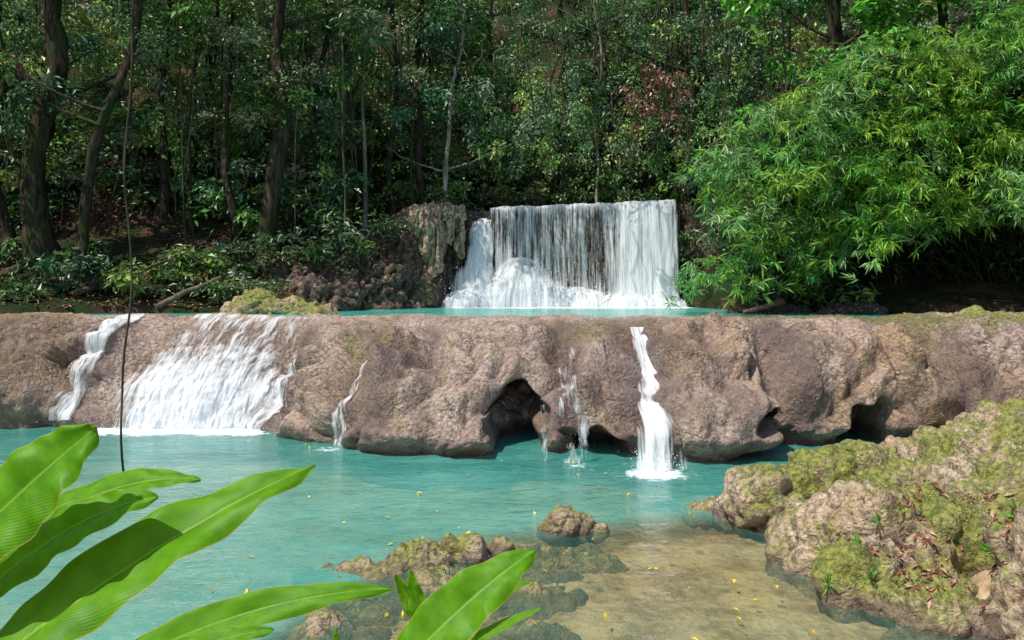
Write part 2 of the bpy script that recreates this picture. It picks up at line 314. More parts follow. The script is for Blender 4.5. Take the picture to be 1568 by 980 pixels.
# ---------------------------------------------------------------- pools
FO=[(2.15,11.95,.45,1.7),(1.07,12.5,.3,.7),(-3.2,13.75,.3,.8),(-4.9,15.3,.3,1.0),(0.6,12.6,.15,.3)]
def foamlow(X,Y):
    f=0*X
    for fx,fy,r,a in FO:f=f+a*np.exp(-((X-fx)**2+((Y-fy)*1.2)**2)/r**2)
    return f+1.5*np.exp(-((Y-15.5+.25*pn(X*1.5,0,0))/.45)**2)*sm(-9.2,-8.2,X)*(1-sm(-5.2,-4.7,X))
xs=np.arange(-22,9.5,.1);ys=np.arange(2.2,17.2,.1);X,Y=np.meshgrid(xs,ys,indexing='ij')
mesh_np('lower_pool_water',np.stack([X,Y,.008*pn(X*1.5,Y*2,0)],-1).reshape(-1,3),gridF(*X.shape),POOL,attrs={'depth':np.clip(-terr(X,Y),0,3)*.95,'foam':foamlow(X,Y)})
xs=np.arange(-18,12,.12);q=np.linspace(0,1,90);X,Q=np.meshgrid(xs,q,indexing='ij');y0=lipy(X)+.0;Y=y0+(28.5-y0)*Q
mesh_np('upper_pool_water',np.stack([X,Y,LP+.008*pn(X*1.5,Y*2,0)-.05*(1-sm(0,.03,Q))],-1).reshape(-1,3),gridF(*X.shape),POOL,attrs={'depth':np.clip(LP-terr(X,Y),0,3)*1.6,'foam':2.2*np.exp(-((Y-25.9+.3*pn(X,0,3))/1.0)**2)*sm(-2.6,-1.5,X)*(1-sm(5.3,6.1,X))})
# ---------------------------------------------------------------- upper waterfall
wfu=empty('waterfall')
def ztop(x):return 5.47+.04*(x+1.1)
def curtain(name,x0,x1,off,dens,seed,n=160,k=90,bulge=.35):
    s=np.linspace(0,1,n);tt=np.linspace(0,1,k);S,Tt=np.meshgrid(s,tt,indexing='ij');xx=x0+(x1-x0)*S
    zt=ztop(xx)+.07*pn(xx*1.6,seed,0)+.03*pn(xx*6,seed,4);f=np.clip((Tt-.12)/.88,0,1)
    y=np.where(Tt<.12,27.6-(Tt/.12)*.75,26.85-bulge*np.sqrt(f)-.3*f)-off+.1*pn(xx*1.3,f*.6,seed)+.05*pn(xx*5,f*1.5,seed)
    z=zt-f*(zt-LP)-.03*Tt
    mesh_np(name,np.stack([xx,y,z],-1).reshape(-1,3),gridF(n,k)[:,::-1],FALL,uv=np.stack([xx+seed,f*2.5],-1).reshape(-1,2),attrs={'dens':dens(xx,f)-1.2*(1-sm(0,.03,S)*(1-sm(.97,1,S)))},parent=wfu)
curtain('curtain_back',-.8,5.4,0,lambda x,f:.28+.45*(1-sm(0,.12,f))+.5*sm(3.1,3.9,x)-.15*np.exp(-((x-2.6)/.8)**2),1)
curtain('curtain_front',-.7,5.45,.15,lambda x,f:.05+.5*(1-sm(0,.08,f))+.8*sm(3.2,4.2,x)+.35*sm(.6,1,f),5)
curtain('curtain_right',3.2,5.5,.3,lambda x,f:.6+.25*f-.6*(1-sm(3.3,3.8,x)),8,n=60)
for i in range(3):
    freefall('side_chute',[(-.85,27.3,5.35),(-1.0,26.85,5.0),(-1.05,26.6,4.2),(-1.2,26.35,3.2),(-1.5,25.95,2.15)],.5+.1*i,1.2+.4*i,1.05-.2*i,par=wfu,seed=20+i)
def dome(name,cx,cy,rx,ry,h,dens,seed):
    n,k=120,50;a=np.linspace(-.1,math.pi+.1,n);r=np.linspace(0.02,1,k);A,R=np.meshgrid(a,r,indexing='ij')
    z=LP+h*np.sqrt(np.clip(1-R**2.2,0,1));wob=1+.2*pn(np.cos(A)*2.5,R*1.5,seed)+.12*pn(np.cos(A)*8,R*2,seed)
    P=np.stack([cx+rx*np.cos(A)*R*wob,cy-ry*np.sin(A)*R*wob,z+.16*pn(A*3,R*3,seed)*(1-R)],-1).reshape(-1,3)
    mesh_np(name,P,gridF(n,k),FALL,uv=np.stack([np.cos(A)*(.5+.5*R)*1.6+seed+.3*pn(R*3,A,seed),R*1.8],-1).reshape(-1,2),attrs={'dens':dens+.6*pn(A*1.5,R*2.5,seed+3)-.15*(1-R)},parent=wfu)
dome('splash_mound',.3,26.75,1.15,.95,1.6,.85,2);dome('splash_mound_outer',.35,26.75,1.45,1.15,1.3,.45,4)
dome('splash_low',2.2,26.5,1.2,.7,.6,.7,6);dome('splash_low_r',4.2,26.4,1.6,.7,.5,.9,8);dome('splash_left',-1.4,26.4,.9,.8,.6,1.0,11);dome('splash_mid',1.3,26.5,.8,.7,.8,.6,15)
def spray(name,P,size,par):
    n=len(P);s=size*rng.uniform(.4,1.3,(n,1,1));t=unit(rng.normal(size=(n,3,3)))
    V=(P[:,None,:]+t*s).reshape(-1,3);mesh_np(name,V,np.arange(n*3).reshape(-1,3),SPRAY,smooth=False,parent=par)
def gs(c,s,n):return np.asarray(c)+rng.normal(size=(n,3))*np.asarray(s)
Pz=np.concatenate([gs((.4,25.8,2.7),(.9,.25,.6),4500),gs((3.2,26.0,2.3),(1.5,.2,.25),5000),gs((-1.4,25.8,2.4),(.4,.2,.4),2000)]);Pz=Pz[Pz[:,2]>LP]
spray('spray',Pz,.02,wfu)
Pz=np.concatenate([gs((2.17,12.1,.06),(.18,.14,.13),1600),gs((-6.6,15.55,.06),(1.0,.1,.13),2800)]+[d+rng.normal(size=d.shape)*.04-np.array([0,.05,0]) for d in drops[:4]]);Pz=Pz[Pz[:,2]>0]
spray('spray',Pz,.011,wf)
# cliff beside waterfall
n,k=380,130;x=np.linspace(-6.2,7.4,n);t=np.linspace(0,1,k);X,T=np.meshgrid(x,t,indexing='ij')
top=ztop(X)-.06+.25*sm(-1.2,-2,X)*pn(X*1.3,0,1)-1.5*sm(-3.2,-6,X)-.3*sm(5.6,6.5,X)
f=np.clip((T-.2)/.8,0,1)
yb=27.25-1.2*sm(-1.6,-3.4,X)-3.2*sm(-3.4,-6,X)-1.2*sm(5.5,6.8,X)
Yc=np.where(T<.2,yb+2.8*(1-T/.2),yb-(.1+2.2*sm(-1.7,-3.4,X))*f)
Zc=np.where(T<.2,top+.35*sm(-1.3,-2,X)*(1-T/.2),top-f*(top-1.6))
D=(.55*(np.abs(pn(X*.9,f*2.6,3))-.25)+.34*(np.abs(pn(X*2.3,f*3,6))-.2)+.12*fbm(X*4,f*8,1,3))*(.15+.85*(f>0)*sm(0,.1,f))
mesh_np('waterfall_cliff',np.stack([X,Yc-D*1.3,Zc],-1).reshape(-1,3),gridF(n,k)[:,::-1],BANK)
n,k=200,60;x=np.linspace(-1.5,5.7,n);X,T=np.meshgrid(x,np.linspace(0,1,k),indexing='ij')
mesh_np('wet_rock_wall',np.stack([X,27.0-.25*T-.2*fbm(X*1.3,T*3,4,3)+.05,ztop(X)-.1-T*3.7],-1).reshape(-1,3),gridF(n,k)[:,::-1],CLIFF)
# ---------------------------------------------------------------- blob rocks
import bmesh
def blobrock(name,blobs,vox,mat,amp=(.25,.12,.04),fr=(.7,1.8,6),seed=0,wetz=None,zs=1.0):
    bm=bmesh.new()
    for (bx,by,bz,rx,ry,rz) in blobs:
        r=bmesh.ops.create_icosphere(bm,subdivisions=4,radius=1)
        for vv in r['verts']:vv.co=Vector((bx+vv.co.x*rx,by+vv.co.y*ry,bz+vv.co.z*rz))
    me=bpy.data.meshes.new(name+'_src');bm.to_mesh(me);bm.free()
    ob=bpy.data.objects.new(name,me);scene.collection.objects.link(ob)
    md=ob.modifiers.new('r','REMESH');md.mode='VOXEL';md.voxel_size=vox
    sm_=ob.modifiers.new('s','SMOOTH');sm_.iterations=5
    dg=bpy.context.evaluated_depsgraph_get();m2=bpy.data.meshes.new_from_object(ob.evaluated_get(dg))
    ob.modifiers.clear();ob.data=m2;N=len(m2.vertices)
    co=np.zeros(N*3,np.float32);m2.vertices.foreach_get('co',co);co=co.reshape(-1,3).astype(float)
    nr=np.zeros(N*3,np.float32);m2.vertex_normals.foreach_get('vector',nr);nr=nr.reshape(-1,3)
    x,y,z=co.T+seed;z=z*zs;P=lambda a,b,c,s:pn(a*s,b*s,c*s)
    q_=pn(x*fr[1]+.3*pn(x*3,y*3,z*3),y*fr[1],z*fr[1])
    d=amp[0]*(np.abs(P(x,y,z,fr[0]))-.25)*2+amp[1]*(np.sqrt(q_*q_+.002)-.22)*2
    d+=amp[1]*.35*(np.abs(P(x,y,z,fr[1]*2.3))-.2)*2+amp[2]*fbm(x*fr[2],y*fr[2],z*fr[2],4)
    co+=nr*d[:,None];m2.vertices.foreach_set('co',co.astype(np.float32).ravel())
    if wetz is not None:
        a=m2.attributes.new('wet','FLOAT','POINT');a.data.foreach_set('value',(.85*(1-sm(wetz,wetz+.22,co[:,2]+.12*pn(x*2,y*2,0)))).astype(np.float32))
    m2.materials.clear();m2.materials.append(mat);m2.polygons.foreach_set('use_smooth',np.ones(len(m2.polygons),bool));m2.update()
    return ob
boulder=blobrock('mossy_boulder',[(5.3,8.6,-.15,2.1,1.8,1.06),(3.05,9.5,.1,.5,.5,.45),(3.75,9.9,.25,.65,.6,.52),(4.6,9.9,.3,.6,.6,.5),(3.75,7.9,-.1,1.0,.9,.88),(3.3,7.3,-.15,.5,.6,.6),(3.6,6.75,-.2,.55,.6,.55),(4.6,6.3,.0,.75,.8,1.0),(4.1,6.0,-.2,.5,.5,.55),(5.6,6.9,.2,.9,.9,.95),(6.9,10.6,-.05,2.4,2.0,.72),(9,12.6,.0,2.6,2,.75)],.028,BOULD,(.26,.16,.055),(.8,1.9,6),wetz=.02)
blobrock('river_rock',[(-.95,8.1,0,.34,.24,.2),(-.55,8.3,0,.32,.2,.19),(-.1,8.45,-.02,.18,.13,.13),(-1.25,7.9,-.03,.28,.18,.11)],.018,BOULD,(.09,.06,.02),(2,4,12),3,wetz=-.03)
blobrock('river_rock',[(.6,9.15,.03,.3,.22,.24),(.88,9.2,0,.2,.15,.16)],.018,BOULD,(.09,.06,.02),(2,4,12),8,wetz=-.03)
blobrock('submerged_rock_shelf',[(-.6,7.6,-.2,1.3,.8,.2),(.5,8.4,-.25,.9,.6,.22),(-1.6,6.6,-.25,.6,.6,.2),(2.9,10.2,-.1,.8,.4,.18),(.1,6.7,-.25,.6,.35,.2),(-1.5,7.9,-.12,.7,.3,.15)],.04,BOULD,(.09,.07,.03),(1.5,4,9),5,wetz=-.1)
blobrock('mossy_rock',[(-5.5,19.7,2.15,.9,.5,.4),(-4.9,19.4,2.1,.7,.4,.22),(-6.4,20,2.2,.8,.6,.5)],.04,BOULD,(.14,.1,.05),(1,3,8),2)
blobrock('shore_stone',[(-.97,5.7,0,.2,.15,.12)],.02,BOULD,(.05,.03,.01),(3,6,12),2)
blobrock('bank_rock',[(6.0,20.3,2.1,.5,.4,.25),(6.9,19.9,2.1,.7,.4,.28),(8.3,19.5,2.15,.9,.4,.3)],.05,CLIFF,(.1,.06,.03),(1,3,8),4)
blobrock('bank_rock',[(9.9,16.9,2.0,1.3,.6,.3),(11.3,16.2,1.9,1.2,.8,.4),(8.6,16.9,1.95,.7,.4,.2)],.04,BOULD,(.15,.1,.05),(1,3,8),6)
blobrock('earth_bank',[(-5.6,22.6,2.2,1.3,1.2,.9),(-4.3,24.4,2.6,1.0,1.0,1.1),(-6.8,23.4,2.6,1.3,1.0,.9),(-3.3,25.4,2.4,.7,.6,.8)],.06,BANK,(.25,.18,.08),(1,2.5,7),9)
blobrock('cliff_travertine_drapery',[(-2.75,25.75,4.55,.33,.33,.95),(-2.4,25.85,4.3,.17,.22,1.05),(-3.05,25.65,4.9,.28,.3,.55),(-2.02,26.05,4.85,.16,.22,.7),(-2.5,26.1,5.25,.9,.5,.28),(-1.7,26.35,4.6,.14,.2,.9),(-2.6,25.8,3.9,.2,.2,.8)],.025,DRAPE,(.12,.12,.03),(2,4.5,9),4,zs=.3)
# ---------------------------------------------------------------- forest foliage
G=np.array([(.075,.18,.035),(.115,.25,.045),(.06,.155,.07),(.20,.31,.06),(.15,.22,.115),(.29,.37,.09),(.03,.075,.02)])
def pickcol(n,p=(.18,.2,.17,.14,.18,.06,.07)):return G[rng.choice(len(G),n,p=p)]*rng.uniform(.6,1.35,(n,1))  # pale picks and brightness spread paint sunlit patches among the leaf hues
def emit(name,parts,mat=LEAF,parent=None):
    A=[np.concatenate([p[i] for p in parts]) for i in range(6)];return leaves(name,*A,mat,parent=parent)
N=2500
yy=19.8+27*rng.random(N)**1.3;xx=rng.uniform(-.72,.72,N)*yy
keep=(terr(xx,yy,False)>2.3)&~((xx>-4.6)&(xx<6)&(yy<28.2))&~((xx>-1.7)&(xx<5.6)&(yy<31))
keep&=~((yy<24)&(xx<-3)&(rng.random(N)<.68))&~((xx>9)&(yy<23))
keep&=(pn(xx*.35,yy*.35,11)>-.16)
xx=xx[keep];yy=yy[keep];k=len(xx);R=rng.uniform(.35,1.0,(k,1))*np.array([[1,1,.65]])
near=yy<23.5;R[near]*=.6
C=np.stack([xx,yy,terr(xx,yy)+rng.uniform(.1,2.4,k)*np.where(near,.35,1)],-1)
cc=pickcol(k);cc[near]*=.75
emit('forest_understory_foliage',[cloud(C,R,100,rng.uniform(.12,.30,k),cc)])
k=250;xx=rng.uniform(-19,9,k);yy=rng.uniform(24,31,k);C=[];
for a,b in zip(xx,yy):
    if -5<a<-1.2 and b<28:continue
    g=float(terr(np.array(a),np.array(b)));z0=g+rng.uniform(3,9)
    for j in range(rng.integers(3,10)):C.append((a+rng.normal()*.12,b+rng.normal()*.12,z0-j*.65))
C=np.array(C);C=C[C[:,2]>terr(C[:,0],C[:,1])+.3];C=C[~((C[:,0]>-3.8)&(C[:,0]<6)&(C[:,2]<6.8))];k=len(C)
emit('hanging_creeper_foliage',[cloud(C,np.tile([[.32,.32,.5]],(k,1))*rng.uniform(.6,1.3,(k,1)),60,rng.uniform(.09,.2,k),pickcol(k,(.12,.18,.16,.19,.25,.07,.03)),.8)])
def tree(x,y,h,r,lean=(0,0),crown=14,cr=1.2,mat=BARK,col=None,limbs=5,leafL=.22,lo=1.8):
    z0=float(terr(np.array(float(x)),np.array(float(y))))-.3;e=empty('rainforest_tree');tb=Tubes()
    q=np.linspace(0,1,26);p=np.stack([x+lean[0]*q**1.3,y+lean[1]*q,z0+h*q],-1);p=wander(p,.5,3.5,x)
    tb.add(p,r*(1-.6*q)+r*.9*np.exp(-q*22),10,.5)
    for j in range(4):
        a=random.uniform(0,6.28);tb.add(bez(p[1],p[0]+np.array([math.cos(a)*r*2.5,math.sin(a)*r*2.5,.1]),p[0]+np.array([math.cos(a)*r*5,math.sin(a)*r*5,-.3]),8),np.linspace(r*.5,r*.12,8),6,.3)
    ends=[p[-1]]
    for j in range(limbs):
        i=random.randint(9,24);a=random.uniform(0,6.28);L=random.uniform(1.5,3.5)
        en=p[i]+np.array([math.cos(a)*L,math.sin(a)*L*.6,random.uniform(.6,2.2)])
        b=wander(bez(p[i],(p[i]+en)/2+np.array([0,0,-.2]),en,12),.3,3,j+x);tb.add(b,np.linspace(r*.42*(1-.4*i/25),r*.1,12),6,.3);ends+=[b[-1],b[7]]
    tb.build('trunk',mat,e)
    ends=np.array(ends);C=ends[rng.integers(0,len(ends),crown)]+rng.normal(size=(crown,3))*np.array([cr,cr*.7,cr*.7])
    C=C[C[:,2]>z0+lo];crown=len(C)
    if crown==0:C=ends[:1];crown=1
    cc=pickcol(crown) if col is None else np.array(col)*rng.uniform(.7,1.3,(crown,1))
    emit('foliage',[cloud(C,np.tile([[.9,.9,.5]],(crown,1))*rng.uniform(.5,1.1,(crown,1)),120,rng.uniform(.7,1.2,crown)*leafL,cc)],parent=e)
    return e
for a in [(-13.5,22.6,13,.36,(.8,0),26,1.6),(-12.1,21.8,10,.17,(2.6,.2),16,1.2),(-15.1,23.5,12,.16,(-.3,0),16,1.3),(-7.2,23.6,9.5,.3,(.3,.5),26,1.3),
          (-8.5,24.3,11,.13,(-.4,0),18,1.3),(-11.3,25.3,12,.14,(.5,0),20,1.4),(-4.1,27.5,12,.12,(-.2,0),16,1.3),(-3.2,27.4,10,.16,(.3,.4),18,1.2),(-5.6,26.0,11,.13,(.3,0),16,1.2),
          (6.4,28.6,12,.2,(-.6,0),24,1.4),(-16.5,25.5,13,.2,(.5,0),22,1.5),(1.8,32.5,11,.15,(.3,0),22,1.6),(4.2,33.2,10,.13,(-.4,0),20,1.5),(-1.2,31,11,.13,(.3,0),20,1.5),(-10,27,12,.14,(0,0),20,1.5)]:
    tree(*a)
tree(-2.4,27.0,12,.1,(.9,0),8,1.2,BARKP,lo=6);tree(-4.7,26.4,12,.075,(-.3,0),8,1.2,BARKP,lo=6);tree(3.2,29.3,10,.05,(-.3,0),6,1.2,BARKP,lo=6);tree(-9.8,24.6,11,.06,(.3,0),6,1.2,BARK,lo=6);tree(-3.4,26.6,11,.06,(.15,0),6,1.,BARK,lo=6)
tree(-6.4,25.6,9,.12,(.5,0),42,1.3,BARK,(.31,.36,.17),6,.15)  # pale crown colour stands in for a patch of sunlit leaves
tree(9.5,23.5,9,.2,(-1.0,-1.0),34,1.4,BARK,(.12,.35,.035),7,.32)
tree(13,24,10,.22,(-.5,-1),30,1.6,BARK,(.10,.25,.045),6,.26)
tree(11,27,13,.22,(-.5,-1),30,1.6,BARK,None,6,.26)
k=430;xx=rng.uniform(-4,8,k);yy=rng.uniform(29.5,36,k);C=np.stack([xx,yy,rng.uniform(5.9,14.5,k)],-1);C=C[(C[:,2]>6.4)&(pn(C[:,0]*.5,C[:,2]*.5,3)>-.17)];k=len(C)
emit('forest_wall_foliage',[cloud(C,np.tile([[.8,.8,.5]],(k,1))*rng.uniform(.5,1.1,(k,1)),100,rng.uniform(.13,.28,k),pickcol(k,(.23,.2,.2,.1,.14,.03,.1)))])
k=22;C=np.stack([rng.uniform(3.6,5.4,k),rng.uniform(25,26.5,k),rng.uniform(7.8,9.9,k)],-1)
emit('dry_red_foliage',[cloud(C,np.tile([[.35,.35,.3]],(k,1)),32,np.full(k,.17),np.tile([[.21,.09,.065]],(k,1)),.9)])
def shrub(name,c,r,n,L,col,k=8):
    C=np.array(c)+rng.normal(size=(k,3))*np.array(r)*.6;emit(name,[cloud(C,np.tile([[.35,.35,.28]],(k,1)),n,np.full(k,L),np.array(col)*rng.uniform(.7,1.3,(k,1)))])
shrub('bank_shrub',(-6.9,20.6,2.8),(.9,.5,.35),90,.13,(.10,.15,.05),12);shrub('bank_shrub',(-9.0,21.7,3.3),(1.0,.5,.4),80,.15,(.08,.15,.035),8)
shrub('bank_shrub',(-8.2,21,3.3),(.4,.5,.6),80,.18,(.15,.23,.05),6);shrub('bank_shrub',(5.8,26.4,3.4),(.4,.4,1.0),80,.16,(.07,.13,.04),10)
shrub('bank_shrub',(-12.5,20.8,2.9),(1.3,.4,.3),60,.13,(.07,.13,.03),7);shrub('ledge_fern',(-2.9,27.2,6.0),(1.6,.4,.25),90,.16,(.12,.19,.05),14)
shrub('bank_shrub',(-5.2,23.6,4.0),(1.1,.7,.4),70,.14,(.07,.12,.04),12);shrub('bank_shrub',(-6.9,22.6,3.7),(1.1,.6,.5),80,.14,(.07,.12,.04),14)
shrub('bank_shrub',(-3.9,24.6,4.6),(.7,.5,.4),70,.13,(.06,.11,.035),8)
shrub('ledge_fern',(.5,29.4,6.1),(1.6,.4,.25),90,.16,(.16,.21,.08),16);shrub('ledge_fern',(4.2,29.6,6.1),(1.4,.4,.25),90,.16,(.10,.18,.05),14)
# ---------------------------------------------------------------- bamboo
be=empty('bamboo_thicket');tb=Tubes()
zmin=lambda x:np.interp(x,[4,6.5,8,9.5,13],[2.5,2.5,3.3,3.9,4.6])
S=[]
for i in range(280):
    ex=4.0+9.5*rng.random()**.9;ey=rng.uniform(16.9,20.4);lo=zmin(ex);hi=np.interp(ex,[4,6,8.5,13],[5.7,6.9,8.3,8.8]);ez=lo+(hi-lo)*rng.random()
    root=np.array([rng.uniform(max(9.5,ex+.5),16.5),rng.uniform(21,23.5),2.9]);ap=np.array([(ex*.6+root[0]*.4),(ey+root[1])/2,max(ez,lo)+rng.uniform(1.2,4.0)])
    b=bez(root,ap,(ex,ey,ez),26);tb.add(b,np.linspace(.03,.006,26),5)
    hue=np.array([(.17,.42,.05),(.13,.34,.075),(.28,.50,.06),(.24,.42,.15)][rng.integers(4)])*rng.uniform(.7,1.25)
    for j in range(12,26):
        if pn(b[j][0]*.75,b[j][1]*.75,b[j][2]*.95)<-.04:continue
        for kk in range(3):
            c=b[j]+rng.normal(size=3)*np.array([.24,.24,.16])
            if c[2]<zmin(c[0])-.15:continue
            S.append((c,hue))
C=np.array([s[0] for s in S]);H=np.array([s[1] for s in S]);k=len(C);n=10;idx=np.repeat(np.arange(k),n);NN=len(idx)
main=unit(np.stack([rng.normal(-.25,.7,k),rng.normal(-.5,.6,k),rng.normal(-.2,.35,k)],-1))
ax=unit(main[idx]*.8+rng.normal(size=(NN,3))*.5+np.array([0,0,-.15]));nr=unit(rng.normal(size=(NN,3))*.4+np.array([0,-.3,.9]))
pos=C[idx]+main[idx]*rng.uniform(0,.2,(NN,1))
l=rng.uniform(.15,.34,NN);col=np.clip(H[idx]*np.exp(rng.normal(size=(NN,1))*.3),.01,.65)
leaves('foliage',pos,ax,nr,l,l*.15,col,BAMB,be);tb.build('culms',bark('bamboo_culm',(.02,.03,.012),(.05,.065,.02),(.03,.045,.015)),be)  # culms coloured dark to stand in for the shade under the thicket
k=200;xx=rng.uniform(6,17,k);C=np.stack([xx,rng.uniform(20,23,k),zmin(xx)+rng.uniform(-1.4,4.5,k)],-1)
emit('shade_fill_foliage',[cloud(C,np.tile([[.8,.6,.6]],(k,1)),80,np.full(k,.22),np.tile([[.022,.055,.016]],(k,1)))],BAMB,be)  # near-black green leaves added as painted shade inside the thicket
# ---------------------------------------------------------------- vines, logs, roots
tb=Tubes()
for i in range(100):
    a=rng.uniform(-17,9);b=rng.uniform(22.5,28);g=float(terr(np.array(a),np.array(b)));z1=rng.uniform(10,16);z0=max(g,rng.uniform(2.8,8))
    if -4<a<6:z0=max(z0,7+rng.random()*3)
    q=np.linspace(0,1,22);p=np.stack([a+q*rng.normal()*.7,b+0*q,z1+(z0-z1)*q],-1);tb.add(wander(p,.2,3,i),rng.uniform(.01,.032),5)
tb.build('hanging_vines',VINE)
tb=Tubes();q=np.linspace(0,1,60)
p=np.stack([-2.86+.06*np.sin(q*5),6+0*q,9.0+(1.12-9.0)*q],-1);tb.add(wander(p,.07,8,3),.0095,6);tb.build('hanging_liana',VINE)
LOG=bark('log',(.10,.07,.05),(.22,.155,.11),(.08,.07,.035))
tb=Tubes();tb.add(wander(bez((-11.2,20.3,2.6),(-10,20.8,3.1),(-8.4,21.2,3.8),14),.2,3,1),np.linspace(.09,.03,14),7,.3);tb.build('fallen_log',VINE)
tb=Tubes();tb.add(wander(bez((-8.9,20.0,2.3),(-8.2,20.1,2.7),(-7.4,20.3,3.05),14),.1,3,2),np.linspace(.08,.05,14),7,.3);tb.build('fallen_log',LOG)
tb=Tubes();tb.add(bez((5.6,19.3,2.2),(6.0,19.2,2.3),(6.6,19.4,2.45),10),np.linspace(.05,.09,10),7,.3);tb.build('fallen_log',LOG)
tb=Tubes()
for i in range(11):
    a=rng.uniform(-7.5,-4.6);s=np.array([a+.9,25.0,rng.uniform(4.2,5.2)]);e_=np.array([a-.6+rng.normal()*.5,22.2+rng.uniform(-.5,.8)+.3*max(0,a+5),rng.uniform(2.6,3.5)])
    tb.add(wander(bez(s,(s+e_)/2+np.array([0,-.5,.3]),e_,16),.35,3,i),np.linspace(.05,.015,16),6,.3)
tb.build('tree_roots',bark('root_bark',(.04,.028,.02),(.11,.075,.056),(.05,.05,.03)))
# ---------------------------------------------------------------- fallen leaves
def lit(name,pos,cols,L,up=None):
    n=len(pos);nr=unit(rng.normal(size=(n,3))*.3+(np.array([0,0,1.]) if up is None else up));ax=unit(np.cross(nr,rng.normal(size=(n,3))));l=rng.uniform(.5,1.3,n)*L
    c=np.array(cols)[rng.integers(0,len(cols),n)]*rng.uniform(.6,1.2,(n,1));leaves(name,pos+nr*.01,ax,nr,l,l*.45,c,LITTER)
OR=[(.5,.22,.04),(.55,.38,.05),(.35,.1,.04),(.28,.13,.06),(.6,.45,.08)]
ii=rng.integers(0,nx,1000);jj=rng.integers(22,nt-110,1000);ok=(pn(DP[ii,jj,0]*.8,DP[ii,jj,1]*.8,1)>-.05);lit('fallen_leaves_on_dam',DP[ii,jj][ok],OR,.07)
k=190;yy=4.5+10*rng.random(k);xx=rng.uniform(-.6,.5,k)*yy;lit('floating_leaves',np.stack([xx,yy,0*xx+.015],-1)[(xx<2.5)],[(.75,.55,.05),(.65,.38,.04),(.55,.5,.1)],.07)
bv=np.zeros(len(boulder.data.vertices)*3,np.float32);boulder.data.vertices.foreach_get('co',bv);bv=bv.reshape(-1,3)
nv=np.zeros_like(bv).ravel();boulder.data.vertex_normals.foreach_get('vector',nv);nv=nv.reshape(-1,3)
w=(nv[:,2]>.45)&(bv[:,2]>.2)&(((bv[:,0]-4.4)**2/1.2+(bv[:,1]-7.1)**2/.6+.8*pn(bv[:,0]*2,bv[:,1]*2,0))<1.2)&(pn(bv[:,0]*3,bv[:,1]*3,2)>-.1);cand=np.where(w)[0];s=cand[rng.integers(0,len(cand),1000)]
lit('fallen_leaves_on_boulder',bv[s].astype(float),[(.28,.09,.075),(.32,.13,.10),(.45,.3,.21),(.16,.06,.045)],.065,nv[s])
w=(nv[:,2]>.35)&(bv[:,2]>.15);cand=np.where(w)[0];s=cand[rng.integers(0,len(cand),350)]
lit('fallen_leaves_on_boulder',bv[s].astype(float),OR,.045,nv[s])
k=6000;yy=19.5+6*rng.random(k);xx=rng.uniform(-17,-3.5,k);z=terr(xx,yy);ok=z>2.25
lit('forest_leaf_litter',np.stack([xx,yy,z+.02],-1)[ok],[(.22,.12,.08),(.34,.2,.13),(.14,.07,.05),(.4,.24,.1)],.13)
w=(bv[:,2]>.1)&(bv[:,0]<4.6)&(bv[:,1]<7.6);cand=np.where(w)[0];s=cand[rng.integers(0,len(cand),16)];idx=np.repeat(s,9);n=len(idx)
ax=unit(nv[idx]*.8+rng.normal(size=(n,3))*.6+np.array([0,0,.5]));leaves('boulder_sprouts',bv[idx].astype(float),ax,unit(rng.normal(size=(n,3))+np.array([0,-1,1])),rng.uniform(.06,.16,n),rng.uniform(.015,.035,n),np.tile([[.14,.36,.04]],(n,1)),LEAF)
# ---------------------------------------------------------------- foreground ginger leaves
m=M('ginger_leaf');uv=m.coord('UV');sp=m.n('ShaderNodeSeparateXYZ');m.put(sp.inputs[0],uv)
au=m.math('ABSOLUTE',m.math('SUBTRACT',sp.outputs[0],.5));ph=m.math('ADD',m.math('MULTIPLY',sp.outputs[1],260.0),m.math('MULTIPLY',au,-150.0))
vein=m.math('SINE',ph);n=m.noise(m.mapn(uv,(3,12,1)),1,5,.6);n9=m.noise(m.mapn(uv,(14,6,1)),3,4,.6)
c=m.mix(m.step(n,.3,.7),(.075,.25,.004),(.16,.41,.008));c=m.mix(m.math('MULTIPLY',m.step(vein,0,1),.25),c,(.045,.16,.003))
c=m.mix(m.math('MULTIPLY',m.step(n9,.5,.7),.3),c,(.20,.41,.012))
c=m.mix(m.step(au,.022,.006),c,(.26,.48,.04));c=m.mix(m.step(au,.478,.495),c,(.45,.38,.08))
c=m.mix(m.step(m.noise(m.mapn(uv,(6,30,1)),1,3),.70,.76),c,(.22,.16,.05))
nb=m.bump(m.math('ADD',m.math('MULTIPLY',vein,.25),m.math('MULTIPLY',m.step(au,.0,.04),.8)),.3,.0015)
b=m.bsdf(c,.45,nb,.22);tl=m.n('ShaderNodeBsdfTranslucent');m.put(tl.inputs[0],m.mix(.5,c,(.42,.75,.01)))
GING=m.done(m.mixs(.42,b,tl.outputs[0]))
STEM=bark('green_stem',(.08,.2,.03),(.12,.28,.05),(.1,.22,.04))
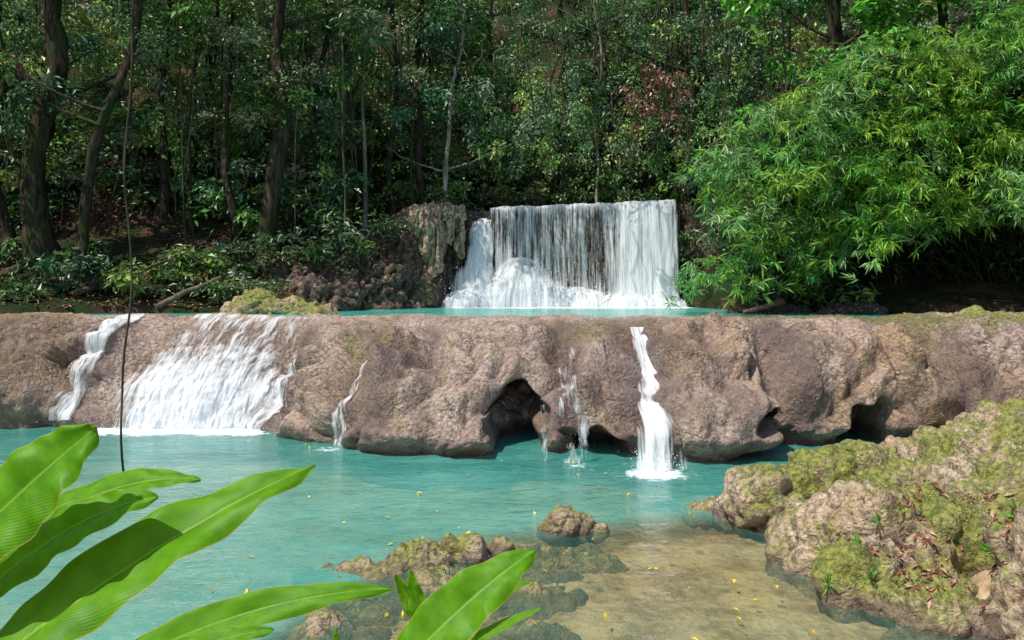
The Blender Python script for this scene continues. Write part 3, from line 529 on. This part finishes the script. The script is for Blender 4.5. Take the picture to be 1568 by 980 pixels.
def bigleaf(P0,P1,P2,w,par,nrm=(0,-.62,.78),fold=.16,seed=0):
    n,k=70,21;q=np.linspace(0,1,n);P1=2*np.array(P1)-.5*(np.array(P0)+np.array(P2))
    c=bez(P0,P1,P2,n);T=unit(np.gradient(c,axis=0));nv=np.array(nrm,float);sd=unit(np.cross(T,nv));nn=unit(np.cross(sd,T))
    wid=w*.6*np.sin(np.pi*np.clip(q,0,1)**.85)**.62*(1-.25*q);wid[-1]=0.0005
    s=np.linspace(-1,1,k);S=s[None,:,None];W=wid[:,None,None]
    wave=.12*w*pn(q[:,None]*8,s[None]*.8+seed,seed)*(np.abs(s)[None])
    P=c[:,None]+sd[:,None]*S*W+nn[:,None]*(np.abs(S)*W*fold*2-S*S*W*.25)+nn[:,None]*wave[...,None]*1.6
    uv=np.stack(np.broadcast_arrays((s[None]+1)/2,q[:,None]),-1).reshape(-1,2)
    mesh_np('leaf',P.reshape(-1,3),gridF(n,k),GING,uv=uv,parent=par)
def plant(name,root,lv,sr=.008):
    e=empty(name);tb=Tubes()
    for i,(a,b,c,w,*r) in enumerate(lv):
        bigleaf(a,b,c,w,e,*(r or []),seed=i+1.3)
        tb.add(bez(root,(np.array(root)*.6+np.array(a)*.4)+np.array([0,0,.25]),a,12),np.linspace(sr,sr*.5,12),7)
    tb.build('stem',STEM,e)
plant('ginger_plant',(-1.25,1.3,1.15),[
 ((-.96,1.32,2.10),(-.69,1.5,2.295),(-.408,1.65,2.434),.14),
 ((-1.05,1.38,2.25),(-.88,1.42,2.43),(-.756,1.45,2.545),.15,(.25,-.7,.65)),
 ((-1.08,1.6,2.25),(-.83,1.6,2.385),(-.625,1.6,2.413),.085),
 ((-1.0,1.45,2.21),(-.825,1.48,2.35),(-.666,1.5,2.405),.10)])
plant('ginger_plant',(-.9,1.2,1.15),[((-.74,1.3,2.13),(-.462,1.33,2.25),(-.201,1.36,2.285),.062,(0,-.75,.66)),((-.65,1.22,2.18),(-.5,1.25,2.235),(-.373,1.25,2.262),.045)])
plant('ginger_plant',(-.3,1.45,1.15),[((-.255,1.45,2.05),(-.09,1.5,2.20),(.048,1.55,2.29),.105,(-.3,-.8,.5))])
sb=(-.187,2.2,1.78)
plant('ginger_sprout',(-.2,2.25,1.15),[(sb,(-.25,2.2,1.90),(-.281,2.2,2.02),.055,(0,-1,.3)),(sb,(-.27,2.25,1.88),(-.331,2.25,1.99),.05,(0,-1,.3)),
 (sb,(-.04,2.2,1.86),(.085,2.2,1.915),.032),(sb,(-.06,2.25,1.90),(.06,2.3,1.955),.03),(sb,(-.07,2.2,1.91),(.03,2.2,1.995),.035),(sb,(-.12,2.15,1.86),(-.06,2.15,1.93),.035),((-.45,2.2,1.75),(-.48,2.2,1.81),(-.485,2.2,1.86),.02)],.006)
# ---------------------------------------------------------------- light, world, camera
sd=Vector((-.38,-.32,.87)).normalized()
L=bpy.data.lights.new('sun','SUN');L.energy=5.0;L.angle=math.radians(.5);L.color=(1,.95,.85);lo=bpy.data.objects.new('sun',L);scene.collection.objects.link(lo)
lo.rotation_euler=(-sd).to_track_quat('-Z','Y').to_euler()
w=bpy.data.worlds.new('World');scene.world=w;w.use_nodes=True;nt_=w.node_tree;bg=nt_.nodes['Background'];sk=nt_.nodes.new('ShaderNodeTexSky');sk.sky_type='NISHITA';sk.sun_disc=False
sk.sun_elevation=math.asin(sd.z);sk.sun_rotation=math.atan2(sd.x,sd.y);nt_.links.new(sk.outputs[0],bg.inputs[0]);bg.inputs[1].default_value=.15
cam=bpy.data.cameras.new('camera');co=bpy.data.objects.new('camera',cam);scene.collection.objects.link(co);co.location=(0,0,2.8);co.rotation_euler=(math.pi/2,0,0)
cam.sensor_width=36;cam.lens=28;cam.shift_y=-50/1568;cam.clip_start=.05;cam.clip_end=500;scene.camera=co
scene.view_settings.view_transform='Standard';scene.view_settings.look='None';scene.view_settings.exposure=0
